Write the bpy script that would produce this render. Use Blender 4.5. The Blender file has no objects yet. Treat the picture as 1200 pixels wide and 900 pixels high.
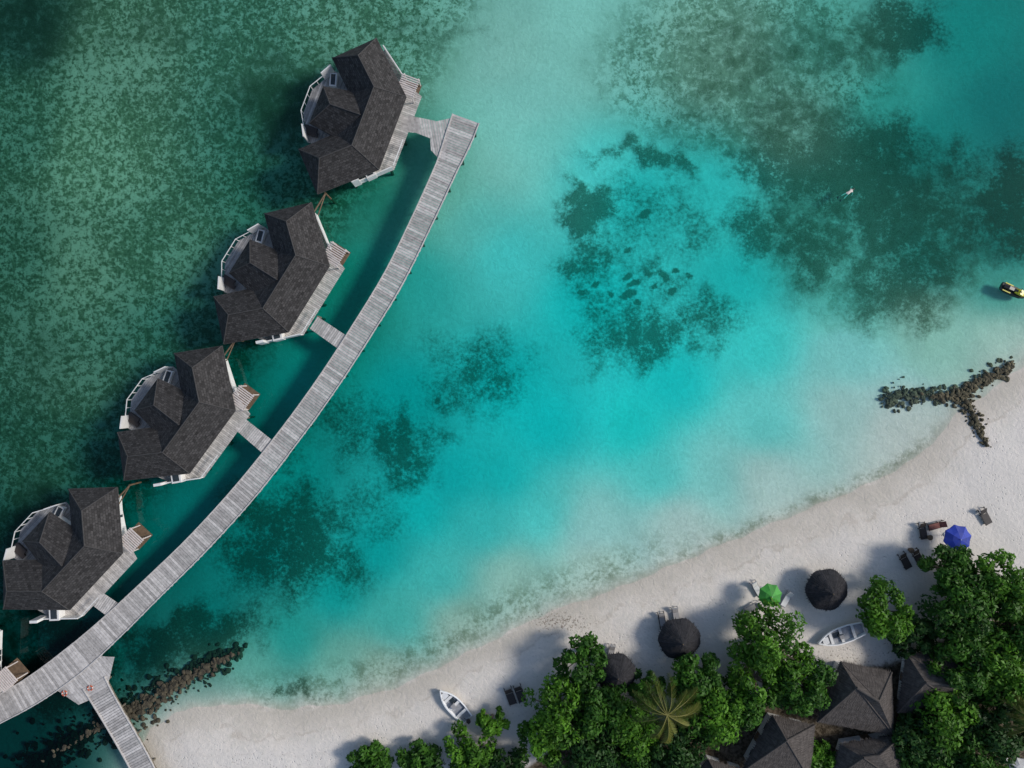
import bpy, math, random
import numpy as np
from mathutils import Vector, Matrix
random.seed(7); rng=np.random.default_rng(7)
H=80.0
scene=bpy.context.scene
COL=scene.collection

def P(px,py,h=0.0):
    k=(H-h)/H
    return ((px-600)/10*k,(450-py)/10*k,h)
def lin(c):
    c=np.asarray(c,float)/255
    return np.where(c<=0.04045,c/12.92,((c+0.055)/1.055)**2.4)

# ------------------------------------------------------------ coast
S=[(120,9000),(150,960),(160,890),(176,853),(205,832),(262,824),(330,832),(400,822),(470,802),(530,772),(590,742),(640,716),(720,690),(800,657),(880,624),(960,592),(1030,563),(1080,532),(1110,495),(1130,474),(1165,455),(1200,428),(1260,380),(1400,260),(2000,-200),(60000,-6000)]
Sw=np.array([[(x-600)/10,(450-y)/10] for x,y in S])
POLY=np.vstack([Sw,[[6000,-9000],[-48,-9000]]])
def shore(x,y):
    x=np.asarray(x,float);y=np.asarray(y,float)
    d=np.full(x.shape,1e9)
    for a,b in zip(Sw[:-1],Sw[1:]):
        ab=b-a; t=((x-a[0])*ab[0]+(y-a[1])*ab[1])/(ab@ab); t=np.clip(t,0,1)
        d=np.minimum(d,np.hypot(x-a[0]-t*ab[0],y-a[1]-t*ab[1]))
    ins=np.zeros(x.shape,bool); n=len(POLY)
    for i in range(n):
        a=POLY[i];b=POLY[(i+1)%n]
        if a[1]==b[1]: continue
        c=((a[1]>y)!=(b[1]>y))&(x<(b[0]-a[0])*(y-a[1])/(b[1]-a[1])+a[0])
        ins^=c
    return np.where(ins,d,-d)
def wob(x,y):
    return (np.sin(x*0.9+y*0.4)*0.5+np.sin(x*0.37-y*0.8+1)*0.7+np.sin(x*1.9+y*1.3+2)*0.25)
def height(x,y):
    d=shore(x,y)+wob(x,y)*0.28
    land=1.25*(1-np.exp(-np.maximum(d,0)*0.055))+0.04*wob(x*0.7,y*0.7)*np.clip(d/6,0,1)
    sea=-1.9*(1-np.exp(np.minimum(d,0)*0.07))
    return np.where(d>0,land,sea),d
def gz(x,y):
    return float(height(np.array([x]),np.array([y]))[0][0])
def G(px,py,extra=0.0):
    x,y,_=P(px,py,0.8); h=max(gz(x,y),0)+extra
    x,y,_=P(px,py,h); return (x,y,max(gz(x,y),0))

# ------------------------------------------------------------ node helpers
class NT:
    def __init__(s,mat):
        s.t=mat.node_tree; s.n=s.t.nodes; s.l=s.t.links
    def new(s,ty,**kw):
        n=s.n.new(ty)
        for k,v in kw.items(): setattr(n,k,v)
        return n
    def put(s,sock,v):
        if isinstance(v,bpy.types.NodeSocket): s.l.new(v,sock)
        else: sock.default_value=v
    def math(s,op,a,b=0.0,c=0.0,clamp=False):
        n=s.new('ShaderNodeMath',operation=op,use_clamp=clamp)
        s.put(n.inputs[0],a);s.put(n.inputs[1],b);s.put(n.inputs[2],c)
        return n.outputs[0]
    def noise(s,vec,scale,detail=4,rough=0.5,dist=0.0):
        n=s.new('ShaderNodeTexNoise'); s.put(n.inputs['Vector'],vec)
        n.inputs['Scale'].default_value=scale;n.inputs['Detail'].default_value=detail
        n.inputs['Roughness'].default_value=rough;n.inputs['Distortion'].default_value=dist
        return n.outputs['Fac']
    def sm(s,v,a,b,lo=0.0,hi=1.0):
        n=s.new('ShaderNodeMapRange',interpolation_type='SMOOTHSTEP')
        s.put(n.inputs[0],v)
        for i,q in zip((1,2,3,4),(a,b,lo,hi)): s.put(n.inputs[i],q)
        return n.outputs[0]
    def mix(s,f,a,b,mode='MIX'):
        n=s.new('ShaderNodeMix',data_type='RGBA',blend_type=mode)
        s.put(n.inputs[0],f)
        for i,q in ((6,a),(7,b)):
            if isinstance(q,(tuple,list)) and len(q)==3: q=(*q,1)
            s.put(n.inputs[i],q)
        return n.outputs[2]
    def attr(s,name): return s.new('ShaderNodeAttribute',attribute_name=name)
    def sep(s,c):
        n=s.new('ShaderNodeSeparateColor'); s.put(n.inputs[0],c); return n.outputs
    def obj(s): return s.new('ShaderNodeTexCoord').outputs['Object']
    def bump(s,h,strength,dist):
        n=s.new('ShaderNodeBump'); s.put(n.inputs['Height'],h)
        s.put(n.inputs['Strength'],strength);n.inputs['Distance'].default_value=dist
        return n.outputs[0]
def newmat(name):
    m=bpy.data.materials.new(name); m.use_nodes=True
    nt=NT(m); b=nt.n['Principled BSDF']; return m,nt,b
def simple(name,c,rough=0.6,var=0.25,scale=3.0,metal=0.0,bump=0.0,tone=False):
    m,nt,b=newmat(name)
    o=nt.obj(); f=nt.noise(o,scale,4,0.6)
    f=nt.sm(f,0.25,0.75)
    c0=tuple(x*(1-var) for x in c); c1=tuple(min(x*(1+var),0.95) for x in c)
    col=nt.mix(f,c0,c1)
    if tone:
        t=nt.attr('tone').outputs['Fac']
        v=nt.math('MULTIPLY_ADD',t,0.5,0.72)
        n=nt.new('ShaderNodeVectorMath',operation='SCALE'); nt.put(n.inputs[0],col); nt.put(n.inputs['Scale'],v)
        col=n.outputs[0]
    nt.put(b.inputs['Base Color'],col)
    b.inputs['Roughness'].default_value=rough; b.inputs['Metallic'].default_value=metal
    if bump: nt.put(b.inputs['Normal'],nt.bump(nt.noise(o,scale*4,3),bump,0.05))
    return m

# ------------------------------------------------------------ mesh builder
class MB:
    def __init__(s): s.v=[];s.f=[];s.m=[];s.t=[];s.uv={}
    def face(s,pts,mat=0,tone=0.5,uv=None):
        i=len(s.v); s.v+= [tuple(p) for p in pts]; s.f.append(tuple(range(i,i+len(pts))))
        s.m.append(mat);s.t.append(tone)
        if uv: s.uv[len(s.f)-1]=uv
    def add(s,vs,fs,mat=0,tone=0.5):
        i=len(s.v); s.v+=[tuple(p) for p in vs]
        for f in fs: s.f.append(tuple(i+j for j in f)); s.m.append(mat); s.t.append(tone)
    def prism(s,poly,z0,z1,mat=0,tone=0.5):
        a=sum(poly[i][0]*poly[(i+1)%len(poly)][1]-poly[(i+1)%len(poly)][0]*poly[i][1] for i in range(len(poly)))
        if abs(a)<1e-5: return
        if a<0: poly=poly[::-1]
        n=len(poly); vs=[(p[0],p[1],z0) for p in poly]+[(p[0],p[1],z1) for p in poly]
        fs=[tuple(range(n-1,-1,-1)),tuple(range(n,2*n))]+[(i,(i+1)%n,n+(i+1)%n,n+i) for i in range(n)]
        s.add(vs,fs,mat,tone)
    def box(s,c,size,rz=0.0,mat=0,tone=0.5,ry=0.0):
        M=Matrix.Translation(c)@Matrix.Rotation(rz,4,'Z')@Matrix.Rotation(ry,4,'Y')
        hx,hy,hz=[q/2 for q in size]
        vs=[M@Vector((x,y,z)) for z in(-hz,hz) for x,y in((-hx,-hy),(hx,-hy),(hx,hy),(-hx,hy))]
        s.add(vs,[(3,2,1,0),(4,5,6,7),(0,1,5,4),(1,2,6,5),(2,3,7,6),(3,0,4,7)],mat,tone)
    def tube(s,p0,p1,r0,r1=None,n=8,mat=0,tone=0.5):
        r1=r0 if r1 is None else r1
        p0=Vector(p0);p1=Vector(p1);d=(p1-p0).normalized()
        a=d.orthogonal().normalized();b=d.cross(a)
        vs=[]
        for p,r in((p0,r0),(p1,r1)):
            for i in range(n):
                t=2*math.pi*i/n; vs.append(p+(a*math.cos(t)+b*math.sin(t))*r)
        fs=[(i,(i+1)%n,n+(i+1)%n,n+i) for i in range(n)]+[tuple(range(n-1,-1,-1)),tuple(range(n,2*n))]
        s.add(vs,fs,mat,tone)
    def obj(s,name,mats,parent=None,smooth=False,origin=None):
        me=bpy.data.meshes.new(name)
        o=Vector(origin) if origin else Vector((0,0,0))
        me.from_pydata([tuple(Vector(v)-o) for v in s.v],[],s.f)
        for m in mats: me.materials.append(m)
        me.polygons.foreach_set('material_index',s.m)
        at=me.attributes.new('tone','FLOAT','FACE'); at.data.foreach_set('value',s.t)
        if s.uv:
            uv=me.uv_layers.new(name='UVMap')
            for fi,u in s.uv.items():
                p=me.polygons[fi]
                for li,q in zip(p.loop_indices,u): uv.data[li].uv=q
        if smooth: me.polygons.foreach_set('use_smooth',[True]*len(me.polygons))
        ob=bpy.data.objects.new(name,me); COL.objects.link(ob); ob.location=o
        if parent:
            ob.parent=parent; ob.location=o-parent.location
        me.update()
        return ob
def empty(name,loc):
    e=bpy.data.objects.new(name,None); e.location=loc; e.empty_display_size=0.5; COL.objects.link(e); return e
def clip(poly,n,c):
    out=[]
    for i in range(len(poly)):
        a=poly[i];b=poly[(i+1)%len(poly)]
        da=a[0]*n[0]+a[1]*n[1]-c; db=b[0]*n[0]+b[1]*n[1]-c
        if da<=0: out.append(a)
        if (da<0)!=(db<0) and da!=db:
            t=da/(da-db); out.append((a[0]+(b[0]-a[0])*t,a[1]+(b[1]-a[1])*t))
    return out
def planks(mb,poly,ang,w,z0,z1,mat=0,gap=0.035):
    n=(math.cos(ang),math.sin(ang)); ds=[p[0]*n[0]+p[1]*n[1] for p in poly]
    c=min(ds)
    while c<max(ds):
        q=clip(poly,n,c+w-gap); q=clip(q,(-n[0],-n[1]),-c) if len(q)>2 else q
        if len(q)>2: mb.prism([(p[0],p[1]) for p in q],z0,z1,mat,random.random())
        c+=w

# ------------------------------------------------------------ camera / light
cam=bpy.data.cameras.new('camera'); co=bpy.data.objects.new('camera',cam); COL.objects.link(co)
cam.lens=24;cam.sensor_width=36;cam.clip_end=20000;cam.clip_start=0.5
co.location=(0,0,H); co.rotation_euler=(0,0,0); scene.camera=co
scene.view_settings.view_transform='Standard'; scene.view_settings.look='None'; scene.view_settings.exposure=0
AZ=math.radians(8); EL=math.radians(36)
sv=Vector((math.cos(EL)*math.cos(AZ),math.cos(EL)*math.sin(AZ),math.sin(EL)))
sl=bpy.data.lights.new('sun','SUN'); sl.energy=3.15; sl.angle=math.radians(12); sl.color=(1.0,0.95,0.88)
so=bpy.data.objects.new('sun',sl); so.rotation_euler=sv.to_track_quat('Z','Y').to_euler(); so.location=sv*100; COL.objects.link(so)
w=bpy.data.worlds.new('World'); scene.world=w; w.use_nodes=True
wn=w.node_tree.nodes; sk=wn.new('ShaderNodeTexSky'); sk.sky_type='NISHITA'; sk.sun_disc=False
sk.sun_elevation=EL; sk.sun_rotation=math.pi/2-AZ
w.node_tree.links.new(sk.outputs[0],wn['Background'].inputs[0]); wn['Background'].inputs[1].default_value=0.135

# ------------------------------------------------------------ colour field of the lagoon, vignette darkening painted into its corner colours
CP=[(20,20,44,98,87),(150,60,98,152,128),(120,180,108,166,138),(300,60,86,150,130),(330,130,60,126,108),(420,40,102,162,140),(500,60,110,175,155),(600,60,126,187,171),(700,60,126,194,178),(850,60,134,190,170),(930,130,120,185,166),(1000,60,86,170,153),(1060,120,45,155,140),(1150,40,10,128,118),(1190,120,5,110,104),(1100,150,15,130,120),
(590,180,126,199,183),(620,120,126,197,182),(640,170,116,202,186),(700,200,75,203,191),(750,230,28,185,176),(850,220,42,185,175),(600,300,66,194,185),(560,260,88,187,174),(500,330,38,166,155),(700,350,12,190,182),(800,450,18,196,188),(600,450,6,176,170),(650,500,6,186,180),(750,500,22,202,195),(900,400,55,200,189),(880,330,24,180,171),(1000,420,124,209,193),(1100,390,140,195,175),(1180,400,155,198,179),(1180,340,65,160,144),(1190,280,15,125,114),(1100,300,45,150,137),(1000,330,80,180,164),(960,260,65,165,149),
(1000,480,158,222,208),(1050,500,184,218,204),(900,500,98,215,205),(900,560,166,221,207),(840,560,124,217,206),(800,610,168,215,200),(780,560,76,211,201),(700,620,142,208,193),(700,660,162,201,184),(640,600,74,199,189),(600,560,10,184,177),(570,620,52,188,179),(600,680,145,196,177),(540,560,4,165,160),(480,470,0,154,147),(500,600,4,172,165),(450,650,0,160,153),(520,680,60,184,173),(470,730,60,178,164),(540,730,134,179,158),(400,700,0,152,143),(350,750,24,150,137),(300,790,80,163,145),(400,780,98,168,148),(450,790,132,172,151),(240,800,60,130,116),(250,720,0,110,102),(200,650,0,102,97),(220,600,0,110,104),(300,650,0,124,117),(340,560,0,136,127),(350,450,2,128,118),(390,400,2,125,111),(430,330,8,126,109),(460,230,28,124,105),(500,190,52,140,122),(530,230,105,180,162),(300,490,0,106,98),(280,440,0,98,89),(150,590,0,90,84),(190,570,0,100,93),(60,740,0,54,54),(20,870,0,48,45),(130,700,0,84,80),(170,760,0,84,78),
(100,300,94,148,123),(30,300,62,118,98),(200,300,86,146,122),(100,450,76,130,109),(50,540,53,112,94),(20,640,24,78,69),(130,520,40,104,91),(230,380,57,122,105),(20,150,68,127,106),(350,230,50,124,103)]
CPa=np.array(CP,float); CX=(CPa[:,0]-600)/10; CY=(450-CPa[:,1])/10; CC=lin(CPa[:,2:])
SAND=np.array([0.66,0.60,0.53]); FAC=0.97
def tint(x,y,d):
    num=np.zeros(x.shape+(3,));den=np.zeros(x.shape)
    for i in range(len(CP)):
        r2=(x-CX[i])**2+(y-CY[i])**2
        wt=1/(r2+9.0)**2.2
        num+=wt[...,None]*CC[i]; den+=wt
    T=num/den[...,None]
    t=np.sqrt(np.clip(T/(SAND*FAC),0.0,1))
    s=np.exp(np.minimum(d,0)/2.2)[...,None]
    s=np.where(d[...,None]>0,1,s)
    return t*(1-s)+s*np.array([0.93,0.985,0.97])
def axis(lo,hi,step,far):
    a=list(np.arange(lo,hi+1e-6,step)); s=step; p=lo; q=hi; L=[];R=[]
    while q<far:
        s*=1.35; p-=s; q+=s; L.append(p); R.append(q)
    return np.array(L[::-1]+a+R)
def bump_el(x,y,cx,cy,rx,ry,ang=0):
    wx,wy=(cx-600)/10,(450-cy)/10; a=math.radians(ang)
    dx=x-wx;dy=y-wy; u=dx*math.cos(a)+dy*math.sin(a); v=-dx*math.sin(a)+dy*math.cos(a)
    r=np.sqrt((u/(rx/10))**2+(v/(ry/10))**2); return np.clip(1.25-r,0,1)
CORAL=[(690,250,34,48,0,1.15),(672,215,20,26,0,.8),(690,305,46,60,0,.7),(760,172,85,18,0,.8),(800,190,30,28,0,.7),(760,240,95,75,0,.5),(820,260,60,66,0,.5),(700,350,60,42,0,.56),(770,325,70,46,0,.52),
(765,392,105,52,10,.76),(720,380,60,48,0,.6),(830,370,66,46,0,.64),(740,300,120,110,0,.42),(700,430,45,30,0,.45),(1000,190,130,80,10,1.0),(1060,245,100,98,0,.95),(920,180,75,66,0,.85),(1060,335,95,70,0,.82),(900,262,66,52,0,.72),(960,290,80,70,0,.74),(1100,300,70,70,0,.7),(1065,22,66,54,0,.95),(1000,50,90,55,0,.55),(1190,235,52,88,0,1.0),(1150,260,70,75,0,.66),(1130,200,70,60,0,.58),
(890,60,170,95,0,.5),(830,120,100,75,0,.48),(930,130,100,66,0,.62),(560,435,95,68,0,.62),(540,470,66,46,0,.54),(470,530,68,62,0,.78),(410,500,75,70,0,.55),(335,640,110,84,25,.86),(300,605,75,60,0,.68),(390,665,70,58,0,.62),(230,745,110,40,8,.9),(180,770,60,40,0,.95),(60,800,120,60,0,.9),(60,740,90,50,0,.8),(330,110,110,80,0,.66),(180,30,150,45,0,.4),(30,20,100,70,0,.66),(500,30,110,40,0,.42),(30,600,60,60,0,.6),(340,540,35,45,0,.45),(430,600,85,66,0,.48),(260,400,80,66,0,.46),(40,420,60,90,0,.36),(100,540,8,8,0,1.1),(345,815,60,14,5,.55)]
DOTS=[(742,345,9,5),(755,243,6,5),(745,332,6,4),(760,322,4,3),(778,320,5,4),(768,337,4,3),(790,335,4,4),(752,356,4,3),(735,322,4,4),(797,312,4,3),(515,467,3,4),(703,330,4,4),(685,345,4,3),(740,288,4,3),(812,318,3,3),(722,340,3,3)]
def build_ground():
    xs=axis(-66,66,0.27,4000); ys=axis(-50,50,0.27,4000)
    X,Y=np.meshgrid(xs,ys); X=X.ravel();Y=Y.ravel()
    Z,d=height(X,Y)
    px=X*10+600; py=450-Y*10
    wx=X+0.9*np.sin(Y*0.9+X*0.35)+0.4*np.sin(Y*2.3+1); wy=Y+0.9*np.sin(X*0.8-Y*0.3+2)+0.4*np.sin(X*2.1)
    coral=np.zeros(X.shape)
    for c in CORAL: coral=np.maximum(coral,bump_el(wx,wy,*c[:5])*c[5])
    Z=Z+np.where(d<-6,coral*0.2,0)
    for c in DOTS: coral=np.maximum(coral,bump_el(X*.6+wx*.4,Y*.6+wy*.4,c[0],c[1],c[2]*1.4,c[3]*1.4)*1.35)
    line=np.array([(640,-100),(560,0),(500,110),(440,215),(330,400),(225,540),(130,640),(60,720),(-100,850)],float)
    bx=np.interp(py,line[:,1],line[:,0])
    mott=1/(1+np.exp((px-bx+10)/28))
    mott=np.maximum(mott,0.66*np.clip(bump_el(X,Y,880,70,190,120)*2,0,1))
    mott=np.maximum(mott,0.5*np.clip(bump_el(X,Y,1040,270,170,130)*2,0,1))
    mott*=np.clip(-d/3,0,1)
    wr=np.exp(-((d+2.1)/1.9)**2)*np.clip((px-240)/90,0,1)*np.clip((850-px)/130,0,1)
    wr=np.maximum(wr,0.95*np.exp(-((d+0.7)/0.8)**2)*np.clip((px-740)/60,0,1)*np.clip((1110-px)/40,0,1))
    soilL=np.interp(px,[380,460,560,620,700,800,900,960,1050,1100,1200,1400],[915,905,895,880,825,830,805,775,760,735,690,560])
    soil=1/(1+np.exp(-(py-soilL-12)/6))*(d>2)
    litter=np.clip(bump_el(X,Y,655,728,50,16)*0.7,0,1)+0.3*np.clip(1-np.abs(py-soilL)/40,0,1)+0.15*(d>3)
    n=len(xs);m=len(ys)
    idx=np.arange(n*m).reshape(m,n)
    F=np.stack([idx[:-1,:-1],idx[:-1,1:],idx[1:,1:],idx[1:,:-1]],-1).reshape(-1,4)
    def mk(name,Zv,attrs,mat):
        me=bpy.data.meshes.new(name); me.vertices.add(n*m)
        me.vertices.foreach_set('co',np.stack([X,Y,Zv],-1).ravel().astype(np.float32))
        me.loops.add(F.size); me.loops.foreach_set('vertex_index',F.ravel().astype(np.int32))
        me.polygons.add(len(F)); me.polygons.foreach_set('loop_start',np.arange(0,F.size,4,dtype=np.int32))
        me.update(calc_edges=True)
        for k,a in attrs.items():
            at=me.attributes.new(k,'FLOAT_COLOR','POINT')
            at.data.foreach_set('color',np.concatenate([a,np.ones((len(a),1))],1).ravel().astype(np.float32))
        me.polygons.foreach_set('use_smooth',np.ones(len(F),bool))
        me.materials.append(mat); ob=bpy.data.objects.new(name,me); COL.objects.link(ob); return ob
    mk('ground',Z,{'A':np.stack([coral,mott,wr],-1),'B':np.stack([np.clip(d/20,-1,1)*0.5+0.5,soil,litter],-1)},ground_mat())
    mk('sea_water',np.zeros_like(X),{'tint':tint(X,Y,d)},water_mat())

def ground_mat():
    m,nt,b=newmat('sand_and_reef'); o=nt.obj()
    A=nt.sep(nt.attr('A').outputs['Color']); B=nt.sep(nt.attr('B').outputs['Color'])
    big=nt.noise(o,0.12,3,0.55); med=nt.noise(o,0.55,6,0.68,0.3); fine=nt.noise(o,2.6,5,0.7); vf=nt.noise(o,9,2,0.7)
    sand=nt.mix(nt.sm(big,0.3,0.7),tuple(SAND*0.93),tuple(SAND*1.07))
    sand=nt.mix(nt.sm(fine,0.32,0.68,0.0,0.36),sand,(0.47,0.43,0.37))
    rip_light=nt.noise(o,1.3,4,0.62,1.2)
    sand=nt.mix(nt.sm(rip_light,0.42,0.7,0.0,0.3),sand,(0.41,0.42,0.35))  # sand ripple mottling, with the water's light ripples painted into the colour
    d=nt.math('MULTIPLY',nt.math('SUBTRACT',B[0],0.5),40.0)
    dn=nt.math('ADD',d,nt.math('MULTIPLY',nt.math('SUBTRACT',nt.noise(o,0.25,4,0.6),0.5),4.5))
    wet=nt.math('MULTIPLY',nt.sm(dn,-0.8,0.2),nt.sm(dn,0.4,4.2,1.0,0.0))
    sand=nt.mix(nt.math('MULTIPLY',wet,0.62),sand,(0.44,0.40,0.335))
    ln=nt.math('SINE',nt.math('MULTIPLY',dn,2.6)); 
    lm=nt.math('MULTIPLY',nt.sm(ln,0.75,1.0),nt.math('MULTIPLY',nt.sm(dn,1.0,2.5),nt.sm(dn,4.5,8.0,1.0,0.0)))
    lm=nt.math('MULTIPLY',lm,nt.sm(med,0.4,0.6))
    sand=nt.mix(nt.math('MULTIPLY',lm,0.35),sand,(0.33,0.28,0.22))
    dry=nt.sm(dn,2.0,6.0)
    sand=nt.mix(nt.math('MULTIPLY',dry,0.5),sand,(0.665,0.63,0.595))
    v=nt.new('ShaderNodeTexVoronoi'); nt.put(v.inputs['Vector'],o); v.inputs['Scale'].default_value=2.4
    fp=nt.math('MULTIPLY',nt.sm(v.outputs['Distance'],0.05,0.3,1.0,0.0),nt.sm(nt.noise(o,0.35,3,0.6),0.46,0.6))
    fp=nt.math('MULTIPLY',fp,dry)
    sand=nt.mix(nt.math('MULTIPLY',fp,0.28),sand,(0.38,0.34,0.31))
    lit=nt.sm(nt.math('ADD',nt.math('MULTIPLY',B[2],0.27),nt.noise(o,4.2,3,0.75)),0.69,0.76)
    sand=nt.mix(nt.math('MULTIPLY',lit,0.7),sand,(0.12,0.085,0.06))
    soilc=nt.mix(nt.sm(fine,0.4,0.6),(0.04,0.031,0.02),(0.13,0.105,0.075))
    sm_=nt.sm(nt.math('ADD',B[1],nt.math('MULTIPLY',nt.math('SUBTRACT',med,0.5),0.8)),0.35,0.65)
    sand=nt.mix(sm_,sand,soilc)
    wv=nt.math('MULTIPLY',A[2],nt.sm(nt.math('ADD',nt.math('MULTIPLY',med,0.6),nt.math('MULTIPLY',fine,0.4)),0.42,0.6))
    sand=nt.mix(nt.math('MULTIPLY',wv,0.68),sand,(0.16,0.17,0.10))
    # reef flat speckle
    q=nt.math('ADD',nt.math('MULTIPLY',nt.noise(o,1.0,5,0.76,0.4),0.56),nt.math('MULTIPLY',fine,0.36))
    q=nt.math('ADD',q,nt.math('MULTIPLY',nt.noise(o,0.09,4,0.6,0.5),0.20))
    dark=nt.sm(q,0.525,0.63,1.0,0.0)
    reefc=nt.mix(nt.sm(fine,0.35,0.65),(0.075,0.115,0.068),(0.22,0.26,0.175))
    sand2=nt.mix(nt.math('MULTIPLY',A[1],0.25),sand,(0.40,0.40,0.31))
    th=nt.math('MULTIPLY',dark,nt.sm(nt.math('ADD',A[1],nt.math('MULTIPLY',nt.math('SUBTRACT',med,0.5),0.7)),0.15,0.85))
    c=nt.mix(nt.math('MULTIPLY',th,0.92),sand2,reefc)
    # coral / sea-grass patches with ragged speckled edges
    cn=nt.math('ADD',nt.math('MULTIPLY',nt.math('SUBTRACT',med,0.5),1.7),nt.math('MULTIPLY',nt.math('SUBTRACT',fine,0.5),1.8))
    cv=nt.math('MULTIPLY',A[0],nt.math('ADD',cn,0.86))
    cm=nt.sm(cv,0.17,0.70)
    coralc=nt.mix(nt.sm(vf,0.3,0.7),(0.038,0.058,0.038),(0.13,0.16,0.105))
    c=nt.mix(nt.math('MULTIPLY',cm,0.88),c,coralc)
    nt.put(b.inputs['Base Color'],c); b.inputs['Roughness'].default_value=0.95
    b.inputs['Specular IOR Level'].default_value=0.1
    hgt=nt.math('ADD',nt.math('MULTIPLY',rip_light,0.8),nt.math('MULTIPLY',fp,-0.6))
    hgt=nt.math('ADD',hgt,nt.math('MULTIPLY',fine,0.35))
    nt.put(b.inputs['Normal'],nt.bump(hgt,nt.sm(d,-3.0,2.5,0.34,0.46),0.22))
    return m
def water_mat():
    m=bpy.data.materials.new('lagoon_water'); m.use_nodes=True; nt=NT(m); nt.n.clear()
    out=nt.new('ShaderNodeOutputMaterial'); tr=nt.new('ShaderNodeBsdfTransparent'); gl=nt.new('ShaderNodeBsdfGlossy')
    gl.inputs['Roughness'].default_value=0.03
    nt.put(tr.inputs['Color'],nt.attr('tint').outputs['Color'])
    o=nt.obj()
    bp=nt.bump(nt.noise(o,1.3,1,0.4,0.2),0.06,0.1); nt.put(gl.inputs['Normal'],bp)
    g=nt.new('ShaderNodeNewGeometry'); dt=nt.new('ShaderNodeVectorMath',operation='DOT_PRODUCT')
    nt.put(dt.inputs[0],g.outputs['Incoming']); nt.put(dt.inputs[1],g.outputs['Normal'])
    om=nt.math('SUBTRACT',1.0,nt.math('ABSOLUTE',dt.outputs['Value']),clamp=True)
    fac=nt.math('MULTIPLY_ADD',nt.math('POWER',om,5.0),0.95,0.017)
    mx=nt.new('ShaderNodeMixShader'); nt.put(mx.inputs[0],fac); nt.l.new(tr.outputs[0],mx.inputs[1]); nt.l.new(gl.outputs[0],mx.inputs[2])
    nt.l.new(mx.outputs[0],out.inputs[0]); return m
build_ground()

# ------------------------------------------------------------ materials
M_DECK=simple('weathered_deck_wood',(0.44,0.415,0.395),0.8,0.22,2.2,tone=True)
M_DECKD=simple('deck_edge_wood',(0.47,0.445,0.425),0.8,0.15,3)
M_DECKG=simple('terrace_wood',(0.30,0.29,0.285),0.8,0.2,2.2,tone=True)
M_PILE=simple('pile_wood',(0.14,0.12,0.09),0.9)
M_WHITE=simple('white_paint',(0.66,0.655,0.64),0.6,0.08,1.5)
M_GLASS=simple('window_glass',(0.03,0.04,0.045),0.1,0.2)
M_PINK=simple('pergola_slats',(0.56,0.50,0.47),0.7,0.1)
M_BROWN=simple('brown_timber',(0.13,0.085,0.05),0.7)
M_RAT=simple('dark_rattan',(0.03,0.023,0.022),0.6,0.3,8)
M_CUSH=simple('grey_cushion',(0.30,0.29,0.29),0.8,0.1)
M_BARK=simple('bark',(0.16,0.12,0.085),0.9,0.3,4)
def roof_mat(name,c,rowscale=1.0):
    m,nt,b=newmat(name); uv=nt.new('ShaderNodeTexCoord').outputs['UV']
    br=nt.new('ShaderNodeTexBrick'); nt.put(br.inputs['Vector'],uv)
    br.inputs['Scale'].default_value=rowscale; br.inputs['Brick Width'].default_value=0.36; br.inputs['Row Height'].default_value=0.26
    br.inputs['Mortar Size'].default_value=0.02; br.inputs['Bias'].default_value=0.0
    br.inputs['Color1'].default_value=(*[x*0.5 for x in c],1); br.inputs['Color2'].default_value=(*[x*1.7 for x in c],1)
    br.inputs['Mortar'].default_value=(*[x*0.4 for x in c],1)
    o=nt.obj(); n=nt.noise(o,0.7,4,0.6)
    col=nt.mix(nt.sm(n,0.35,0.7,0.0,0.35),br.outputs['Color'],tuple(x*1.3 for x in c))
    n2=nt.noise(o,7,2,0.7); col=nt.mix(nt.sm(n2,0.45,0.75,0.0,0.6),col,tuple(x*0.35 for x in c))
    nt.put(b.inputs['Base Color'],col); b.inputs['Roughness'].default_value=0.85; b.inputs['Specular IOR Level'].default_value=0.2
    nt.put(b.inputs['Normal'],nt.bump(n2,0.5,0.06))
    return m
M_ROOF=roof_mat('grey_shingles',(0.039,0.037,0.037))
M_RIDGE=simple('ridge_cap',(0.040,0.038,0.038),0.8,0.2)
def thatch_mat(name,c):
    m,nt,b=newmat(name); uv=nt.new('ShaderNodeTexCoord').outputs['UV']
    mp=nt.new('ShaderNodeMapping'); nt.put(mp.inputs[0],uv); mp.inputs['Scale'].default_value=(7,0.8,1)
    n=nt.noise(mp.outputs[0],1.2,5,0.7); mp2=nt.new('ShaderNodeMapping'); nt.put(mp2.inputs[0],uv); mp2.inputs['Scale'].default_value=(0.6,3.2,1)
    n2=nt.noise(mp2.outputs[0],1.0,3,0.6); o=nt.obj(); n3=nt.noise(o,1.5,4,0.6)
    col=nt.mix(nt.sm(n,0.3,0.7),tuple(x*0.5 for x in c),tuple(x*1.5 for x in c))
    col=nt.mix(nt.sm(n2,0.4,0.65,0.0,0.5),col,tuple(x*0.55 for x in c))
    col=nt.mix(nt.sm(n3,0.45,0.7,0,0.4),col,tuple(x*1.5 for x in c))
    nt.put(b.inputs['Base Color'],col); b.inputs['Roughness'].default_value=0.95; b.inputs['Specular IOR Level'].default_value=0.15
    nt.put(b.inputs['Normal'],nt.bump(n,0.9,0.12)); return m
M_THD=thatch_mat('dark_thatch',(0.034,0.033,0.036)); M_TH=thatch_mat('weathered_thatch',(0.082,0.072,0.066))

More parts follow.
